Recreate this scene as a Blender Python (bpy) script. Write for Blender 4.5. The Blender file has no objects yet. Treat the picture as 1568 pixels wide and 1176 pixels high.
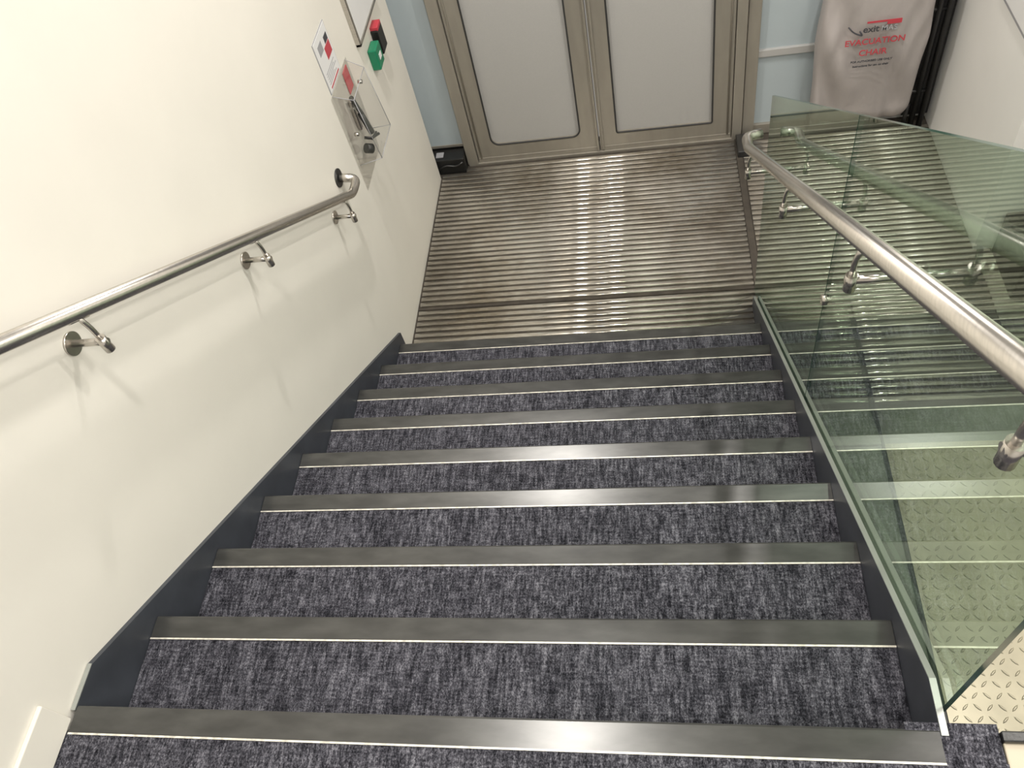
import bpy, bmesh, math, random
from mathutils import Vector, Matrix
random.seed(4)
scn=bpy.context.scene
G=0.28; RI=0.1844; W=1.862; ZF=-9*RI; SL=RI/G
YD=3.96          # door plane
WX=-0.014        # left wall face
GX=1.887         # glass plane centre
CEIL=2.5

# ---------------------------------------------------------------- materials
def mat(name):
    m=bpy.data.materials.new(name); m.use_nodes=True
    nt=m.node_tree; b=nt.nodes['Principled BSDF']
    return m,nt,b
def N(nt,t,**k):
    n=nt.nodes.new(t)
    for a,v in k.items(): setattr(n,a,v)
    return n
def simple(name,col,rough=0.5,metal=0.0,bump=0,bscale=200,var=0.0,vscale=6,stretch=(1,1,1)):
    m,nt,b=mat(name)
    b.inputs['Base Color'].default_value=(*col,1); b.inputs['Roughness'].default_value=rough; b.inputs['Metallic'].default_value=metal
    tc=N(nt,'ShaderNodeTexCoord'); mp=N(nt,'ShaderNodeMapping'); mp.inputs['Scale'].default_value=stretch
    nt.links.new(tc.outputs['Object'],mp.inputs['Vector'])
    if var>0:
        n=N(nt,'ShaderNodeTexNoise'); n.inputs['Scale'].default_value=vscale; n.inputs['Detail'].default_value=6
        nt.links.new(mp.outputs[0],n.inputs['Vector'])
        cr=N(nt,'ShaderNodeValToRGB')
        cr.color_ramp.elements[0].position=0.3; cr.color_ramp.elements[1].position=0.7
        cr.color_ramp.elements[0].color=(*[c*(1-var) for c in col],1)
        cr.color_ramp.elements[1].color=(*[min(1,c*(1+var)) for c in col],1)
        nt.links.new(n.outputs['Fac'],cr.inputs[0]); nt.links.new(cr.outputs[0],b.inputs['Base Color'])
    if bump>0:
        n2=N(nt,'ShaderNodeTexNoise'); n2.inputs['Scale'].default_value=bscale; n2.inputs['Detail'].default_value=3
        nt.links.new(mp.outputs[0],n2.inputs['Vector'])
        bp=N(nt,'ShaderNodeBump'); bp.inputs['Strength'].default_value=bump; bp.inputs['Distance'].default_value=0.002
        nt.links.new(n2.outputs['Fac'],bp.inputs['Height']); nt.links.new(bp.outputs[0],b.inputs['Normal'])
    return m
M={}
M['wall']=simple('wall_paint',(0.80,0.772,0.705),0.6,bump=0.08,bscale=60,var=0.02,vscale=3)
M['wallr']=simple('wall_paint_white',(0.82,0.81,0.785),0.6,bump=0.08,bscale=60,var=0.02,vscale=3)
M['ceil']=simple('ceiling_paint',(0.75,0.74,0.70),0.8,var=0.02)
M['ceild']=simple('dark_reflected_ceiling',(0.24,0.235,0.225),0.7,var=0.05)  # unseen lobby ceiling, darkened so the stair nosings reflect dark
M['transom']=simple('dark_reflected_wall',(0.04,0.04,0.04),0.3,var=0.1)  # unseen wall over the doors, darkened to dim reflections in lower nosings
M['string']=simple('stringer_paint',(0.045,0.05,0.062),0.45,var=0.2,vscale=8,bump=0.05)
M['edge']=simple('stringer_edge',(0.40,0.42,0.40),0.4,0.5,var=0.1)
M['steel']=simple('brushed_steel',(0.58,0.55,0.51),0.27,1.0,var=0.08,vscale=30,stretch=(1,1,8))
M['steeld']=simple('steel_dark',(0.08,0.08,0.08),0.4,0.8,var=0.1)
M['frame']=simple('door_frame_metal',(0.36,0.335,0.29),0.42,0.5,var=0.06,vscale=20,stretch=(1,1,0.2))
M['gasket']=simple('rubber_gasket',(0.03,0.03,0.03),0.6,var=0.1)
M['frost']=simple('frosted_panel',(0.42,0.415,0.405),0.35,0,bump=0.3,bscale=500,var=0.03,vscale=250)
M['frostb']=simple('frosted_panel_blue',(0.42,0.48,0.51),0.4,0,bump=0.1,bscale=300,var=0.02)
M['black']=simple('black_plastic',(0.012,0.012,0.012),0.35,var=0.2,bump=0.1)
M['white']=simple('white_plastic',(0.8,0.8,0.8),0.35,var=0.02)
M['red']=simple('red_print',(0.50,0.05,0.07),0.4,var=0.05)
M['green']=simple('green_plastic',(0.01,0.20,0.10),0.35,var=0.05)
M['ink']=simple('ink',(0.05,0.05,0.06),0.5,var=0.05)
M['greyp']=simple('grey_print',(0.35,0.35,0.37),0.5,var=0.05)
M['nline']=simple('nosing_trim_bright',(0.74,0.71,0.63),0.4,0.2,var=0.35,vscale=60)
M['gap']=simple('mat_insert',(0.055,0.046,0.036),0.8,var=0.35,vscale=9,bump=0.4,bscale=300)
M['under']=simple('under_stair_panel',(0.10,0.11,0.11),0.6,var=0.1)
M['sill']=simple('cream_sill',(0.5,0.44,0.34),0.5,var=0.05)
M['plain']=simple('lift_plain_floor',(0.24,0.25,0.21),0.5,0.2,var=0.15,vscale=5)

# nosing metal
m,nt,b=mat('nosing_metal'); M['nose']=m
tc=N(nt,'ShaderNodeTexCoord'); n=N(nt,'ShaderNodeTexNoise'); n.inputs['Scale'].default_value=9; n.inputs['Detail'].default_value=8
mp=N(nt,'ShaderNodeMapping'); mp.inputs['Scale'].default_value=(1,3,3)
nt.links.new(tc.outputs['Object'],mp.inputs[0]); nt.links.new(mp.outputs[0],n.inputs['Vector'])
cr=N(nt,'ShaderNodeValToRGB'); cr.color_ramp.elements[0].position=0.35; cr.color_ramp.elements[1].position=0.75
cr.color_ramp.elements[0].color=(0.030,0.030,0.029,1); cr.color_ramp.elements[1].color=(0.066,0.066,0.063,1)
nt.links.new(n.outputs['Fac'],cr.inputs[0]); nt.links.new(cr.outputs[0],b.inputs['Base Color'])
b.inputs['Metallic'].default_value=0.2; b.inputs['Roughness'].default_value=0.28; b.inputs['Specular IOR Level'].default_value=0.9

# carpet
m,nt,b=mat('carpet_loop_pile'); M['carpet']=m
tc=N(nt,'ShaderNodeTexCoord')
def noise(scale,stretch,detail=2,rough=0.5):
    mp=N(nt,'ShaderNodeMapping'); mp.inputs['Scale'].default_value=stretch
    nt.links.new(tc.outputs['Object'],mp.inputs[0])
    n=N(nt,'ShaderNodeTexNoise'); n.inputs['Scale'].default_value=scale; n.inputs['Detail'].default_value=detail; n.inputs['Roughness'].default_value=rough
    nt.links.new(mp.outputs[0],n.inputs['Vector']); return n.outputs['Fac']
def math_(op,a,bv):
    x=N(nt,'ShaderNodeMath',operation=op)
    for i,v in enumerate((a,bv)):
        if isinstance(v,(int,float)): x.inputs[i].default_value=v
        else: nt.links.new(v,x.inputs[i])
    return x.outputs[0]
fine=noise(215,(1.3,0.85,0.85),3,0.85)
streak=noise(80,(1.7,0.30,0.30),2)
cross=noise(90,(0.3,1.6,1.6),2)
blot=noise(13,(1.9,0.5,0.5),4,0.6)
s=math_('ADD',math_('MULTIPLY',fine,1.05),math_('MULTIPLY',streak,0.55))
s=math_('ADD',s,math_('MULTIPLY',cross,0.30))
s=math_('ADD',s,math_('MULTIPLY',blot,0.26))
s=math_('DIVIDE',s,2.16)
cr=N(nt,'ShaderNodeValToRGB'); e=cr.color_ramp.elements
e[0].position=0.415; e[0].color=(0.009,0.009,0.012,1)
e[1].position=0.625; e[1].color=(0.235,0.235,0.268,1)
x=e.new(0.485); x.color=(0.040,0.040,0.050,1)
x=e.new(0.54); x.color=(0.095,0.094,0.113,1)
nt.links.new(s,cr.inputs[0]); nt.links.new(cr.outputs[0],b.inputs['Base Color'])
b.inputs['Roughness'].default_value=0.95
b.inputs['Specular IOR Level'].default_value=0.1
bp=N(nt,'ShaderNodeBump'); bp.inputs['Strength'].default_value=0.8; bp.inputs['Distance'].default_value=0.005
nt.links.new(s,bp.inputs['Height']); nt.links.new(bp.outputs[0],b.inputs['Normal'])

# scraper bars aluminium with dirt
m,nt,b=mat('aluminium_bars'); M['bar']=m
tc=N(nt,'ShaderNodeTexCoord')
n1=noise(1.8,(1,1,1),6,0.62); n2=noise(120,(0.15,1,1),2)
s=math_('ADD',math_('MULTIPLY',n1,0.7),math_('MULTIPLY',n2,0.3))
cr=N(nt,'ShaderNodeValToRGB'); e=cr.color_ramp.elements
e[0].position=0.34; e[0].color=(0.33,0.29,0.23,1); e[1].position=0.58; e[1].color=(0.72,0.69,0.63,1)
nt.links.new(s,cr.inputs[0]); nt.links.new(cr.outputs[0],b.inputs['Base Color'])
b.inputs['Metallic'].default_value=0.78; b.inputs['Roughness'].default_value=0.125

M['cheq']=simple('chequer_aluminium',(0.50,0.46,0.35),0.38,0.5,var=0.12,vscale=6)

# bag fabric
m,nt,b=mat('bag_fabric'); M['bag']=m
tc=N(nt,'ShaderNodeTexCoord')
n1=noise(5,(1,1,0.6),4)
cr=N(nt,'ShaderNodeValToRGB'); e=cr.color_ramp.elements
e[0].position=0.3;e[0].color=(0.33,0.30,0.29,1);e[1].position=0.7;e[1].color=(0.40,0.365,0.355,1)
nt.links.new(n1,cr.inputs[0]); nt.links.new(cr.outputs[0],b.inputs['Base Color']); b.inputs['Roughness'].default_value=0.55
bp=N(nt,'ShaderNodeBump'); bp.inputs['Strength'].default_value=0.25; bp.inputs['Distance'].default_value=0.03
nt.links.new(n1,bp.inputs['Height']); nt.links.new(bp.outputs[0],b.inputs['Normal'])

def glassmat(name,tint,refl=1.0,rough=0.0):
    m=bpy.data.materials.new(name); m.use_nodes=True; nt=m.node_tree; nt.nodes.clear()
    out=N(nt,'ShaderNodeOutputMaterial'); tr=N(nt,'ShaderNodeBsdfTransparent'); gl=N(nt,'ShaderNodeBsdfGlossy'); mx=N(nt,'ShaderNodeMixShader')
    tr.inputs[0].default_value=(*tint,1); gl.inputs['Color'].default_value=(0.93,1.0,0.95,1); gl.inputs['Roughness'].default_value=rough
    ge=N(nt,'ShaderNodeNewGeometry'); d=N(nt,'ShaderNodeVectorMath',operation='DOT_PRODUCT')
    nt.links.new(ge.outputs['Normal'],d.inputs[0]); nt.links.new(ge.outputs['Incoming'],d.inputs[1])
    def mm(op,a,bv=None):
        x=N(nt,'ShaderNodeMath',operation=op)
        for i,v in enumerate((a,bv)):
            if v is None: continue
            if isinstance(v,(int,float)): x.inputs[i].default_value=v
            else: nt.links.new(v,x.inputs[i])
        return x.outputs[0]
    c=mm('ABSOLUTE',d.outputs['Value']); q=mm('POWER',mm('SUBTRACT',1.0,c),4.0)
    f=mm('MULTIPLY',mm('ADD',mm('MULTIPLY',q,0.9),0.05),refl)
    f=mm('MINIMUM',f,0.95)
    nt.links.new(f,mx.inputs[0]); nt.links.new(tr.outputs[0],mx.inputs[1]); nt.links.new(gl.outputs[0],mx.inputs[2]); nt.links.new(mx.outputs[0],out.inputs[0])
    return m
M['glass']=glassmat('green_tint_glass',(0.80,0.88,0.81),1.25)
M['acryl']=glassmat('clear_acrylic',(0.97,0.96,0.96),1.1,0.03)
M['gedge']=simple('glass_edge_green',(0.03,0.075,0.055),0.15,var=0.2,vscale=10)

# ---------------------------------------------------------------- helpers
def link(o,parent=None):
    scn.collection.objects.link(o)
    if parent: o.parent=parent
    return o
def empty(name,loc=(0,0,0)):
    o=bpy.data.objects.new(name,None); o.empty_display_size=0.1; scn.collection.objects.link(o); o.location=(0,0,0); return o
def finish(bm,name,mats,parent=None,smooth=False):
    me=bpy.data.meshes.new(name); bm.normal_update(); bm.to_mesh(me); bm.free()
    for mm in (mats if isinstance(mats,list) else [mats]): me.materials.append(M[mm])
    if smooth:
        for p in me.polygons: p.use_smooth=True
    o=bpy.data.objects.new(name,me); return link(o,parent)
def addbox(bm,x0,x1,y0,y1,z0,z1,mi=0):
    vs=[bm.verts.new((x,y,z)) for x in (x0,x1) for y in (y0,y1) for z in (z0,z1)]
    for f in ((0,1,3,2),(4,6,7,5),(0,4,5,1),(2,3,7,6),(0,2,6,4),(1,5,7,3)):
        fc=bm.faces.new([vs[i] for i in f]); fc.material_index=mi
def box(name,x0,x1,y0,y1,z0,z1,m_,parent=None,bev=0.0):
    bm=bmesh.new(); addbox(bm,x0,x1,y0,y1,z0,z1)
    if bev>0: bmesh.ops.bevel(bm,geom=bm.edges[:],offset=bev,segments=2,affect='EDGES',profile=0.5)
    bmesh.ops.recalc_face_normals(bm,faces=bm.faces)
    return finish(bm,name,m_,parent)
def prismX(name,prof,x0,x1,m_,parent=None):
    bm=bmesh.new()
    a=[bm.verts.new((x0,y,z)) for y,z in prof]; c=[bm.verts.new((x1,y,z)) for y,z in prof]
    bm.faces.new(a); bm.faces.new(c[::-1]); n=len(prof)
    for i in range(n): bm.faces.new([a[i],c[i],c[(i+1)%n],a[(i+1)%n]])
    bmesh.ops.recalc_face_normals(bm,faces=bm.faces)
    return finish(bm,name,m_,parent)
def tube(bm,pts,r,seg=20,mi=0,cap=True):
    pts=[Vector(p) for p in pts]; rings=[]
    t=(pts[1]-pts[0]).normalized(); up=Vector((0,0,1)) if abs(t.z)<0.9 else Vector((1,0,0))
    nrm=(up-t*up.dot(t)).normalized()
    for i,p in enumerate(pts):
        if i==0: tt=(pts[1]-pts[0]).normalized()
        elif i==len(pts)-1: tt=(pts[-1]-pts[-2]).normalized()
        else: tt=((pts[i]-pts[i-1]).normalized()+(pts[i+1]-pts[i]).normalized()).normalized()
        nrm=(nrm-tt*nrm.dot(tt)).normalized(); bn=tt.cross(nrm)
        rings.append([bm.verts.new(p+(nrm*math.cos(2*math.pi*k/seg)+bn*math.sin(2*math.pi*k/seg))*r) for k in range(seg)])
    for a,b_ in zip(rings,rings[1:]):
        for k in range(seg):
            f=bm.faces.new([a[k],a[(k+1)%seg],b_[(k+1)%seg],b_[k]]); f.smooth=True; f.material_index=mi
    if cap:
        for rr in (rings[0][::-1],rings[-1]):
            f=bm.faces.new(rr); f.material_index=mi
def rounded(pts,r,seg=8):
    pts=[Vector(p) for p in pts]; out=[pts[0]]
    for i in range(1,len(pts)-1):
        a=(pts[i-1]-pts[i]); b_=(pts[i+1]-pts[i]); rr=min(r,a.length*0.48,b_.length*0.48)
        p0=pts[i]+a.normalized()*rr; p2=pts[i]+b_.normalized()*rr
        for k in range(seg+1):
            t=k/seg; out.append(p0*(1-t)**2+pts[i]*2*t*(1-t)+p2*t*t)
    out.append(pts[-1]); return out

# ---------------------------------------------------------------- room shell
RX=4.2; BY=-2.6
box('wall_left',WX-0.15,WX,BY,3.80,ZF-0.1,CEIL,'wall')
box('wall_back',WX-0.15,RX+0.1,BY-0.1,BY,-0.3,CEIL,'wallr')
box('wall_right',3.02,3.16,2.82,YD+0.06,ZF-0.1,CEIL,'wallr')
box('wall_right_return',3.16,RX,2.82,2.94,ZF-0.1,CEIL,'wallr')
box('wall_far_right',RX,RX+0.1,BY,2.94,ZF-0.1,CEIL,'wallr')
box('wall_door_upper',-0.25,3.02,YD,YD+0.12,0.72,CEIL,'transom')  # out of view; dark tone added only for what the lower nosings mirror
box('wall_door_side',2.33,3.02,YD+0.01,YD+0.12,ZF-0.1,0.72,'wallr')
box('ceiling',WX-0.15,RX+0.1,BY-0.1,1.3,CEIL,CEIL+0.1,'ceil')
box('ceiling_lobby',WX-0.15,RX+0.1,1.3,YD+0.12,CEIL,CEIL+0.1,'ceild')  # out-of-view part, split off and darkened for the nosing reflections
box('floor_landing',WX,RX,BY,-0.058,-0.25,-0.001,'carpet')
box('floor_landing_side',1.80,1.965,-0.058,0.012,-0.25,-0.001,'carpet')
box('floor',-0.25,RX,-0.2,YD+0.12,ZF-0.1,ZF-0.014,'gap')
box('wall_landing_face',W+0.02,RX,-0.16,-0.06,ZF-0.1,-0.25,'under')
box('baseboard_left',WX,WX+0.012,BY,-0.03,0.0,0.11,'wall',bev=0.003)

# ---------------------------------------------------------------- entrance matting (bars)
mt=empty('entrance_matting')
def bars(name,x0,x1,y0,y1,pitch=0.042,w=0.029,h=0.010):
    bm=bmesh.new(); y=y0+pitch*0.5; seg=8; k=0
    while y+w/2<y1:
        prof=[(y-w/2,ZF-0.014)]
        for s_ in range(seg+1):
            a=math.pi*s_/seg; prof.append((y-w/2*math.cos(a),ZF-0.006+ (h-0.004)*math.sin(a)))
        prof.append((y+w/2,ZF-0.014))
        A=[bm.verts.new((x0,p[0],p[1])) for p in prof]; B=[bm.verts.new((x1,p[0],p[1])) for p in prof]
        for i in range(len(prof)-1):
            f=bm.faces.new([A[i],B[i],B[i+1],A[i+1]]); f.smooth=True
        bm.faces.new(A); bm.faces.new(B[::-1])
        y+=pitch; k+=1
    bmesh.ops.recalc_face_normals(bm,faces=bm.faces)
    return finish(bm,name,'bar',mt)
bars('bars_main',0.0,1.885,2.66,3.90)
bars('bars_front',0.0,1.885,2.26,2.64)
bars('bars_side',1.93,3.015,1.86,3.90)
bars('bars_side_deep',3.02,RX,1.86,2.80)
box('mat_frame_front',-0.01,1.89,2.642,2.650,ZF-0.014,ZF-0.008,'gap',mt)
box('mat_frame_side',1.888,1.925,2.26,3.92,ZF-0.014,ZF-0.003,'gap',mt)

# ---------------------------------------------------------------- staircase
st=empty('staircase')
prof=[(-0.055,ZF-0.012),(-0.055,-0.009)]
for i in range(9):
    prof.append((i*G-0.012,-i*RI-0.009)); prof.append((i*G-0.012,-(i+1)*RI-0.009 if i<8 else ZF-0.012))
prismX('steps_core',prof,0.0,W,'string',st)
for i in range(9):
    z=-i*RI
    y0=(i-1)*G-0.011 if i>0 else -0.056
    if i>0: box('carpet_tread_%d'%i,0.001,W-0.001,y0,i*G-0.062,z-0.009,z-0.002,'carpet',st)
    zb=-(i+1)*RI
    box('carpet_riser_%d'%i,0.001,W-0.001,i*G-0.012,i*G-0.007,zb+0.0,z-0.03,'carpet',st)
    npf=[(i*G-0.060,z-0.009),(i*G-0.060,z+0.000),(i*G-0.005,z+0.0),(i*G-0.001,z-0.002),(i*G,z-0.006),(i*G,z-0.034),(i*G-0.006,z-0.034),(i*G-0.006,z-0.009)]
    prismX('nosing_%d'%i,npf,0.001,W-0.001,'nose',st)
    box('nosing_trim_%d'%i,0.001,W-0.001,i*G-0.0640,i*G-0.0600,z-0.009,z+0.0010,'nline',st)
def stringer(name,x0,x1,h,ye):
    top=[(-0.01,0.0),(h/SL,0.0),(ye,-SL*ye+h),(ye,ZF-0.012),(-0.01,ZF-0.012)]
    prismX(name,top,x0,x1,'string',st)
stringer('stringer_left',WX,-0.001,0.062,2.30)
stringer('stringer_right',W+0.000,W+0.014,0.062,2.52)
def cap(name,x0,x1,h,ye):
    pr=[(-0.012,0.0),(-0.012,0.003),(h/SL+0.001,0.003),(ye,-SL*ye+h+0.003),(ye,-SL*ye+h),(h/SL,0.0)]
    prismX(name,pr,x0,x1,'edge',st)
cap('stringer_cap_right',W+0.0005,W+0.0135,0.062,2.52)
prismX('stringer_cap_left',[(-0.012,0.0),(-0.012,0.0025),(0.095,0.0025),(0.095,0.0)],WX+0.002,-0.001,'edge',st)
prismX('side_panel',[(-0.055,-0.03),(2.52,-SL*2.52+0.02),(2.52,ZF-0.012),(-0.055,ZF-0.012)],W+0.0145,W+0.018,'under',st)

# ---------------------------------------------------------------- handrails
def bracket(bm,xr,y,zr,xw,sgn):
    zp=zr-0.105
    tube(bm,[(xw,y,zp),(xw-sgn*0.006,y,zp)],0.030,24)
    tube(bm,[(xw-sgn*0.004,y,zp),(xr-sgn*0.022,y,zp)],0.0095,14)
    tube(bm,[(xr-sgn*0.010,y,zp-0.030),(xr-sgn*0.010,y,zp+0.015)],0.0125,14)
    tube(bm,rounded([(xr-sgn*0.010,y,zp+0.01),(xr-sgn*0.010,y,zp+0.055),(xr,y,zr-0.012)],0.02,5),0.0065,12)
    tube(bm,[(xr,y-0.028,zr-0.0185+0.028*SL),(xr,y+0.028,zr-0.0185-0.028*SL)],0.007,10)
RR=0.0195
hl=empty('handrail')
XL=0.062; cL=1.030
zl=lambda y:cL-SL*y
bm=bmesh.new()
tube(bm,rounded([(XL,-0.6,zl(-0.6)),(XL,2.31,zl(2.31)),(XL,2.41,zl(2.32)+0.01),(WX+0.004,2.39,zl(2.32)+0.035)],0.04,8),RR,24)
finish(bm,'rail_tube','steel',hl)
bm=bmesh.new()
for y in (-0.05,0.715,1.475,2.20): bracket(bm,XL,y,zl(y),WX,-1)
finish(bm,'brackets','steel',hl)
bm=bmesh.new(); tube(bm,[(WX,2.39,zl(2.32)+0.035),(WX+0.006,2.39,zl(2.32)+0.035)],0.042,28); finish(bm,'end_flange','steeld',hl)
hr=empty('handrail.001')
XR=1.775; cR=1.050
zr=lambda y:cR-SL*y
bm=bmesh.new()
tube(bm,rounded([(XR,-0.9,zr(-0.9)),(XR,2.44,zr(2.44)),(XR,2.53,zr(2.45)-0.005),(XR+0.065,2.55,zr(2.45)-0.012)],0.045,8),RR+0.002,24)
finish(bm,'rail_tube','steel',hr)
bm=bmesh.new()
for y in (0.10,0.775,1.53,2.33): bracket(bm,XR,y,zr(y)-0.005,GX-0.0065,1)
finish(bm,'brackets','steel',hr)

# ---------------------------------------------------------------- glass balustrade
gb=empty('glass_balustrade')
def gpanel(name,y0,y1,top,bot,x0=GX-0.006,x1=GX+0.006):
    pr=[(y0,-SL*y0+bot),(y0,-SL*y0+top),(y1,-SL*y1+top),(y1,max(-SL*y1+bot,ZF))]
    bm=bmesh.new()
    a=[bm.verts.new((x0,y,z)) for y,z in pr]; c=[bm.verts.new((x1,y,z)) for y,z in pr]
    bm.faces.new(a).material_index=0; bm.faces.new(c[::-1]).material_index=0
    for i in range(4):
        f=bm.faces.new([a[i],c[i],c[(i+1)%4],a[(i+1)%4]]); f.material_index=1
    bmesh.ops.recalc_face_normals(bm,faces=bm.faces)
    finish(bm,name,['glass','gedge'],gb)
gpanel('pane_upper',0.045,1.332,1.285,-0.02)
gpanel('pane_lower',1.338,2.610,1.285,-0.02)
bm=bmesh.new()
for (y,dz) in ((1.335,0.60),):
    z=-SL*y+dz
    tube(bm,[(GX-0.014,y,z),(GX+0.014,y,z)],0.018,20)
finish(bm,'clamps','steel',gb)

# ---------------------------------------------------------------- door wall
fr=empty('door_frame')
YF=YD-0.03
def fbox(n_,x0,x1,z0,z1,y0=YF,y1=YD+0.05,m_='frame',p=None,bev=0.004): return box(n_,x0,x1,y0,y1,z0,z1,m_,p or fr,bev)
fbox('jamb_left',0.165,0.235,ZF,0.72,YF-0.03)
fbox('jamb_right',1.872,1.93,ZF,0.72,YF-0.03)
fbox('jamb_right_outer',1.935,2.005,ZF,0.72,YF-0.01)
fbox('head',0.165,2.005,0.64,0.72)
def leaf(name,x0,x1,gx0,gx1,rad):
    d=empty(name)
    zb,zt=-1.535,0.55
    outer=[(x0,ZF+0.008),(x1,ZF+0.008),(x1,0.635),(x0,0.635)]
    inner=[]
    for cx,cz,a0 in ((gx0+rad,zb+rad,180),(gx1-rad,zb+rad,270),(gx1-rad,zt-rad,0),(gx0+rad,zt-rad,90)):
        for k in range(7):
            a=math.radians(a0+15*k); inner.append((cx+rad*math.cos(a),cz+rad*math.sin(a)))
    bm=bmesh.new()
    def ring(y,pts): return [bm.verts.new((p[0],y,p[1])) for p in pts]
    yf,yb=YF-0.012,YD+0.03
    for y in (yf,yb):
        o=ring(y,outer); i_=ring(y,inner)
        for q in range(4):
            seg=i_[q*7:(q+1)*7]; 
            for k in range(6): bm.faces.new([o[q],seg[k],seg[k+1]])
            nq=(q+1)%4
            bm.faces.new([o[q],seg[6],i_[nq*7],o[nq]])
        if y==yf: of,inf=o,i_
    for A,B in ((of,o),(inf,i_)):
        n_=len(A)
        for k in range(n_): bm.faces.new([A[k],A[(k+1)%n_],B[(k+1)%n_],B[k]])
    bmesh.ops.recalc_face_normals(bm,faces=bm.faces)
    finish(bm,'leaf_frame','frame',d)
    bm=bmesh.new(); pts=[(p[0],YF-0.010,p[1]) for p in inner]
    pts2=pts+[pts[0]]; tube(bm,pts2,0.0055,8,cap=False); finish(bm,'gasket','gasket',d)
    box('frosted_pane',gx0-0.005,gx1+0.005,YF+0.012,YF+0.020,zb-0.005,zt+0.005,'frost',d)
    box('bottom_sweep',x0+0.003,x1-0.003,YF-0.016,YF-0.012,ZF+0.005,ZF+0.035,'frame',d,0.002)
    return d
d1=leaf('door_1',0.240,1.040,0.350,0.930,0.055)
box('meeting_bead',1.030,1.043,YF-0.03,YF-0.012,ZF+0.01,0.63,'frame',d1,0.003)
d2=leaf('door_2',1.050,1.868,1.160,1.752,0.012)
box('meeting_bead',1.062,1.075,YF-0.024,YF-0.012,ZF+0.01,0.63,'frame',d2,0.003)
bm=bmesh.new()
for x in (0.262,1.845):
    tube(bm,[(x,YF-0.014,ZF+0.03),(x,YF-0.014,0.6)],0.006,8)
finish(bm,'edge_beads','frame',fr)
box('threshold',0.17,1.93,3.90,YD+0.05,ZF-0.014,ZF+0.004,'frame',fr,0.002)
w1=empty('window_1')
box('pane',-0.20,0.165,YD+0.0,YD+0.012,-1.53,0.64,'frostb',w1)
box('bottom_rail',-0.20,0.165,YD-0.004,YD+0.03,-1.545,-1.525,'frame',w1,0.002)
box('head',-0.20,0.165,YF,YD+0.03,0.64,0.72,'frame',w1)
bx=empty('floor_spring_box')
box('housing',-0.055,0.160,3.84,YD-0.006,ZF-0.012,-1.555,'black',bx,0.006)
box('back_plate',-0.20,0.163,YD+0.0,YD+0.03,ZF,-1.545,'black',bx)
box('side_fixing',-0.03,0.02,3.87,3.92,-1.556,-1.550,'greyp',bx,0.001)
bm=bmesh.new(); tube(bm,rounded([(-0.03,3.837,-1.63),(0.03,3.833,-1.59),(0.10,3.835,-1.61),(0.15,3.837,-1.58)],0.03),0.006,8); finish(bm,'cable','steeld',bx)
box('wall_left_end',-0.25,WX-0.15,3.70,YD+0.12,ZF-0.1,CEIL,'wallr')
w2=empty('window_2')
box('pane_lower',2.005,2.33,YD,YD+0.012,-1.60,-1.13,'frostb',w2)
box('pane_upper',2.005,2.33,YD,YD+0.012,-1.09,0.64,'frostb',w2)
box('transom',2.005,2.33,YD-0.02,YD+0.03,-1.135,-1.09,'frost',w2,0.003)
box('bottom_rail',2.005,2.33,YD-0.02,YD+0.03,ZF-0.01,-1.60,'frame',w2,0.003)
box('head',2.005,2.33,YF,YD+0.03,0.64,0.72,'frame',w2)
box('jamb_base_cover',1.895,1.99,3.72,3.895,ZF-0.013,ZF+0.04,'steeld',None,0.006)

# ---------------------------------------------------------------- evacuation chair with cover
ev=empty('evacuation_chair')
bm=bmesh.new(); nz=70; ns=72
zt,zb=-0.15,-1.50; cx=2.575; hw=0.285; cy=3.80
rings=[]
for i in range(nz+1):
    t=i/nz; z=zt+(zb-zt)*t
    wv=hw*(0.80+0.20*min(1,t*1.6))*(1-0.03*math.sin(t*9)); dp=0.10*(0.75+0.35*math.sin(min(1,t*1.1)*math.pi))
    if t>0.94: q=(t-0.94)/0.06; wv*=1-0.10*q*q; dp*=1-0.5*q*q
    if t<0.05: q=(0.05-t)/0.05; wv*=1-0.25*q*q; dp*=1-0.6*q*q
    ring=[]
    for k in range(ns):
        a=2*math.pi*k/ns; c_,s_=math.cos(a),math.sin(a)
        ex=0.45
        X=math.copysign(abs(c_)**ex,c_)*wv; Y=math.copysign(abs(s_)**0.8,s_)*dp
        wr=0.010*math.sin(X*38+4*math.sin(t*5))*(0.3+t)+0.009*math.sin(X*17-t*16)+0.005*math.sin(X*60+t*9+2*math.sin(t*11))
        Y+=wr*(1 if s_<0 else 0.2)
        ring.append(bm.verts.new((cx+X,cy+Y,z)))
    rings.append(ring)
for a,c in zip(rings,rings[1:]):
    for k in range(ns): bm.faces.new([a[k],a[(k+1)%ns],c[(k+1)%ns],c[k]]).smooth=True
bm.faces.new(rings[0]); bm.faces.new(rings[-1][::-1])
bmesh.ops.recalc_face_normals(bm,faces=bm.faces)
finish(bm,'cover',['bag'],ev)
bm=bmesh.new()
for x in (2.905,2.955): tube(bm,[(x,3.84,ZF+0.0),(x,3.84,-0.1)],0.017,12)
for x in (2.30,2.85): tube(bm,[(x,3.80,ZF+0.045),(x,3.80,-1.45)],0.012,12)
for x in (2.30,2.85): tube(bm,[(x-0.015,3.80,ZF+0.04),(x+0.015,3.80,ZF+0.04)],0.045,20)
tube(bm,[(2.30,3.80,ZF+0.06),(2.85,3.80,ZF+0.06)],0.010,12)
for z in (-0.3,-0.9,-1.4): tube(bm,[(2.80,3.84,z),(2.96,3.84,z)],0.010,10)
finish(bm,'chair_frame','black',ev)
box('wall_mount',2.86,3.01,3.90,YD+0.01,ZF+0.05,0.1,'black',ev,0.005)
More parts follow.
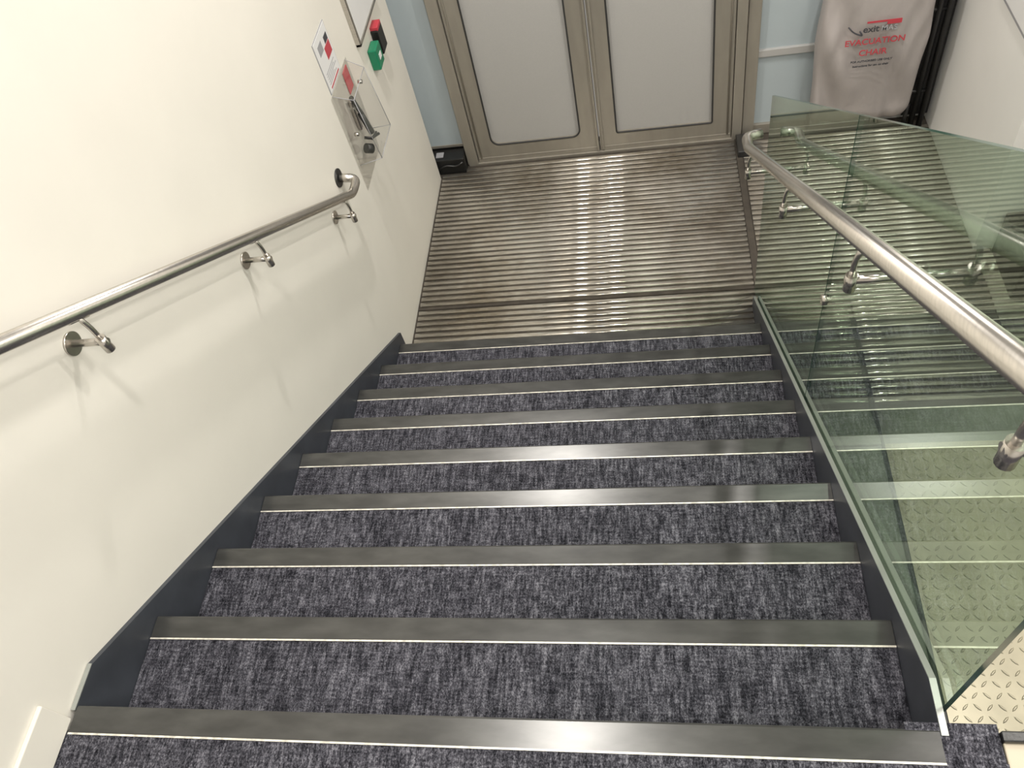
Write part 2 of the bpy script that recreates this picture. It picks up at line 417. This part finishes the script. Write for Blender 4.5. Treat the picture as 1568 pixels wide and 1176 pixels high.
def text(name,s_,x,z,size,m_,y,parent,rot=(math.pi/2,0,0),align='CENTER',ext=0.001):
    cu=bpy.data.curves.new(name,'FONT'); cu.body=s_; cu.size=size; cu.align_x=align; cu.extrude=ext; cu.offset=0.0005
    o=bpy.data.objects.new(name,cu); o.location=(x,y,z); o.rotation_euler=rot; cu.materials.append(M[m_]); link(o,parent); return o
yt=3.672; dz=0.085; dx=-0.025
text('label_evacuation','EVACUATION',2.585+dx,-1.035+dz,0.048,'red',yt,ev)
text('label_chair','CHAIR',2.585+dx,-1.100+dz,0.048,'red',yt,ev)
text('label_small','FOR AUTHORISED USE ONLY',2.585+dx,-1.140+dz,0.016,'ink',yt,ev)
text('label_small2','Instructions for use on chair',2.585+dx,-1.168+dz,0.016,'ink',yt,ev)
text('label_logo','exit',2.555+dx,-0.965+dz,0.052,'ink',yt,ev)
text('label_logo2','MAS',2.645+dx,-0.965+dz,0.042,'greyp',yt,ev)
bm=bmesh.new(); addbox(bm,2.53+dx,2.70+dx,yt-0.001,yt+0.001,-0.915+dz,-0.905+dz); addbox(bm,2.63+dx,2.70+dx,yt-0.001,yt+0.001,-0.930+dz,-0.915+dz); finish(bm,'label_bar','red',ev)
bm=bmesh.new(); tube(bm,rounded([(2.44+dx,yt,-0.925+dz),(2.47+dx,yt,-0.96+dz),(2.52+dx,yt,-0.985+dz),(2.50+dx,yt,-0.955+dz)],0.02,5),0.004,8); finish(bm,'label_swoosh','ink',ev)

# ---------------------------------------------------------------- left wall items
def wbox(n_,y0,y1,z0,z1,x0,x1,m_,p,bev=0.0): return box(n_,x0,x1,y0,y1,z0,z1,m_,p,bev)
sg=empty('safety_sign')
wbox('plate',2.665,2.865,-0.220,0.010,WX,WX+0.004,'white',sg)
wbox('plate_border',2.660,2.870,-0.225,0.015,WX,WX+0.0025,'greyp',sg)
X1=WX+0.0045
wbox('red_block',2.77,2.85,-0.120,-0.065,WX+0.003,X1,'red',sg)
wbox('grey_block',2.70,2.76,-0.065,-0.02,WX+0.003,X1,'greyp',sg)
wbox('dark_corner',2.80,2.85,-0.062,-0.03,WX+0.003,X1,'ink',sg)
for k in range(5): wbox('text_line_%d'%k,2.69,2.69+[.14,.12,.15,.10,.13][k],-0.145-0.012*k,-0.141-0.012*k,WX+0.003,X1,'greyp',sg)
wbox('red_line',2.69,2.84,-0.212,-0.204,WX+0.003,X1,'red',sg)

ac=empty('acrylic_key_cover')
bm=bmesh.new()
y0,y1,z0,z1=2.665,2.95,-0.62,-0.235
P=[(WX+0.001,y0,z0),(WX+0.001,y1,z0),(WX+0.001,y1,z1),(WX+0.001,y0,z1),(WX+0.115,y0+0.015,z0+0.02),(WX+0.115,y1-0.015,z0+0.02),(WX+0.085,y1-0.015,z1-0.04),(WX+0.085,y0+0.015,z1-0.04)]
vs=[bm.verts.new(p) for p in P]
for f in ((4,5,6,7),(0,1,5,4),(1,2,6,5),(2,3,7,6),(3,0,4,7)): bm.faces.new([vs[i] for i in f])
bmesh.ops.recalc_face_normals(bm,faces=bm.faces)
finish(bm,'hood','acryl',ac)
bm=bmesh.new()
for a,c in ((4,5),(5,6),(6,7),(7,4),(0,4),(1,5),(2,6),(3,7)): tube(bm,[P[a],P[c]],0.0018,6)
finish(bm,'hood_edges','greyp',ac)
wbox('backing',y0-0.03,y1+0.02,z0-0.13,z1+0.003,WX,WX+0.003,'acryl',ac)
wbox('red_label',2.86,2.935,-0.36,-0.25,WX+0.003,WX+0.006,'red',ac)
wbox('hook_plate',2.80,2.83,-0.52,-0.36,WX+0.002,WX+0.020,'steel',ac,0.004)
bm=bmesh.new()
tube(bm,[(WX+0.03,2.79,-0.33),(WX+0.045,2.81,-0.44)],0.011,12)
tube(bm,[(WX+0.04,2.805,-0.43),(WX+0.055,2.82,-0.55)],0.015,12)
finish(bm,'key_barrel','black',ac)
bm=bmesh.new()
tube(bm,[(WX+0.02,2.79,-0.555),(WX+0.05,2.80,-0.57),(WX+0.08,2.84,-0.575)],0.007,10)
tube(bm,[(WX+0.06,2.78,-0.56),(WX+0.06,2.86,-0.58)],0.006,10)
tube(bm,[(WX+0.03,2.74,-0.58),(WX+0.05,2.76,-0.60)],0.024,14)
finish(bm,'keys','black',ac)
bm=bmesh.new()
for (y,z) in ((y1-0.01,-0.35),(y0+0.01,-0.45)): tube(bm,[(WX+0.03,y,z),(WX+0.05,y,z)],0.010,14)
finish(bm,'latches','steel',ac)

bg=empty('door_release_call_point')
wbox('body',3.265,3.365,-0.505,-0.395,WX,WX+0.045,'green',bg,0.006)
wbox('window',3.295,3.335,-0.465,-0.435,WX+0.044,WX+0.047,'white',bg,0.001)
fa=empty('card_reader')
wbox('body',3.40,3.50,-0.50,-0.37,WX,WX+0.040,'black',fa,0.006)
wbox('led_bar',3.41,3.49,-0.375,-0.355,WX,WX+0.042,'red',fa,0.003)
nb=empty('notice_board')
wbox('panel',3.165,3.62,-0.285,0.35,WX,WX+0.020,'white',nb,0.003)
wbox('frame_side',3.150,3.168,-0.300,0.36,WX,WX+0.026,'steel',nb,0.003)
wbox('frame_bottom',3.150,3.63,-0.300,-0.284,WX,WX+0.026,'steel',nb,0.003)

ws=empty('wall_sign')
box('plate',3.008,3.019,2.80+0.05,3.40,-0.60,-0.1,'greyp',ws,0.003)
box('plate_face',3.004,3.009,2.87,3.38,-0.58,-0.12,'white',ws,0.001)

# ---------------------------------------------------------------- platform lift
lf=empty('platform_lift')
bm=bmesh.new()
addbox(bm,2.345,RX-0.05,-0.05,1.60,ZF-0.012,-1.605)
def loz(cx_,cy_,ang,L_=0.036,w_=0.009,h_=0.0025):
    ca,sa=math.cos(ang),math.sin(ang); z=-1.605
    def P_(u,v,zz): return bm.verts.new((cx_+u*ca-v*sa,cy_+u*sa+v*ca,zz))
    b0=[P_(-L_/2,0,z),P_(-L_/5,-w_/2,z),P_(L_/5,-w_/2,z),P_(L_/2,0,z),P_(L_/5,w_/2,z),P_(-L_/5,w_/2,z)]
    t0=[P_(-L_/3,0,z+h_),P_(-L_/6,-w_/5,z+h_),P_(L_/6,-w_/5,z+h_),P_(L_/3,0,z+h_),P_(L_/6,w_/5,z+h_),P_(-L_/6,w_/5,z+h_)]
    bm.faces.new(t0)
    for k in range(6): bm.faces.new([b0[k],b0[(k+1)%6],t0[(k+1)%6],t0[k]])
p=0.042; i=0; y=0.0
while y<1.57:
    x=2.37
    j=0
    while x<3.5:
        ang=math.radians(45 if (i+j)%2==0 else -45)
        loz(x,y,ang); x+=p; j+=1
    y+=p; i+=1
bmesh.ops.recalc_face_normals(bm,faces=bm.faces)
finish(bm,'chequer_platform','cheq',lf)
prismX('entry_ramp',[(1.60,-1.607),(1.63,-1.605),(1.83,ZF-0.004),(1.83,ZF-0.013),(1.60,ZF-0.013)],1.93,RX-0.05,'plain',lf)
box('toe_guard',2.331,2.343,-0.05,2.45,ZF-0.013,-1.603,'black',lf,0.002)
box('side_plate',1.93,2.330,-0.05,1.60,ZF-0.013,-1.625,'plain',lf)
box('control_plinth',3.10,RX-0.05,2.45,2.80,ZF-0.012,-1.40,'black',lf,0.01)
box('gate_sill',1.968,2.60,-0.10,-0.02,-0.24,0.0,'sill',lf,0.003)
box('gate_edge',1.966,2.60,-0.022,-0.002,-0.26,0.012,'black',lf,0.003)

# ---------------------------------------------------------------- lights
def area(name,loc,size,power,col=(1,0.93,0.82),sy=None,rot=(0,0,0)):
    l=bpy.data.lights.new(name,'AREA'); l.energy=power; l.color=col; l.size=size
    if sy: l.shape='RECTANGLE'; l.size_y=sy
    o=bpy.data.objects.new(name,l); o.location=loc; o.rotation_euler=rot; scn.collection.objects.link(o); return o
warm=(1.0,0.955,0.89)
zc=CEIL-0.02
area('ceiling_light_stair',(0.85,0.5,zc),0.15,25,warm)
area('ceiling_light_lobby',(0.57,2.7,zc),0.10,58,warm)
area('ceiling_light_right',(2.44,2.4,zc),0.10,45,warm)
area('ceiling_light_landing',(2.0,-0.9,zc),0.7,47,warm)
area('ceiling_light_lift',(3.2,0.8,zc),0.5,46,warm)
w=bpy.data.worlds.new('World'); scn.world=w; w.use_nodes=True
w.node_tree.nodes['Background'].inputs[0].default_value=(1,0.95,0.88,1); w.node_tree.nodes['Background'].inputs[1].default_value=0.3

# ---------------------------------------------------------------- camera
cam=bpy.data.cameras.new('camera'); co=bpy.data.objects.new('camera',cam); scn.collection.objects.link(co)
co.location=(1.37349,-0.41949,1.76101); co.rotation_euler=(0.63148,0.17628,0.06956)
cam.sensor_width=36; cam.lens=1269.94/1600*36; cam.clip_start=0.05
scn.camera=co
scn.view_settings.view_transform='Standard'
scn.view_settings.look='None'
scn.view_settings.exposure=0.0
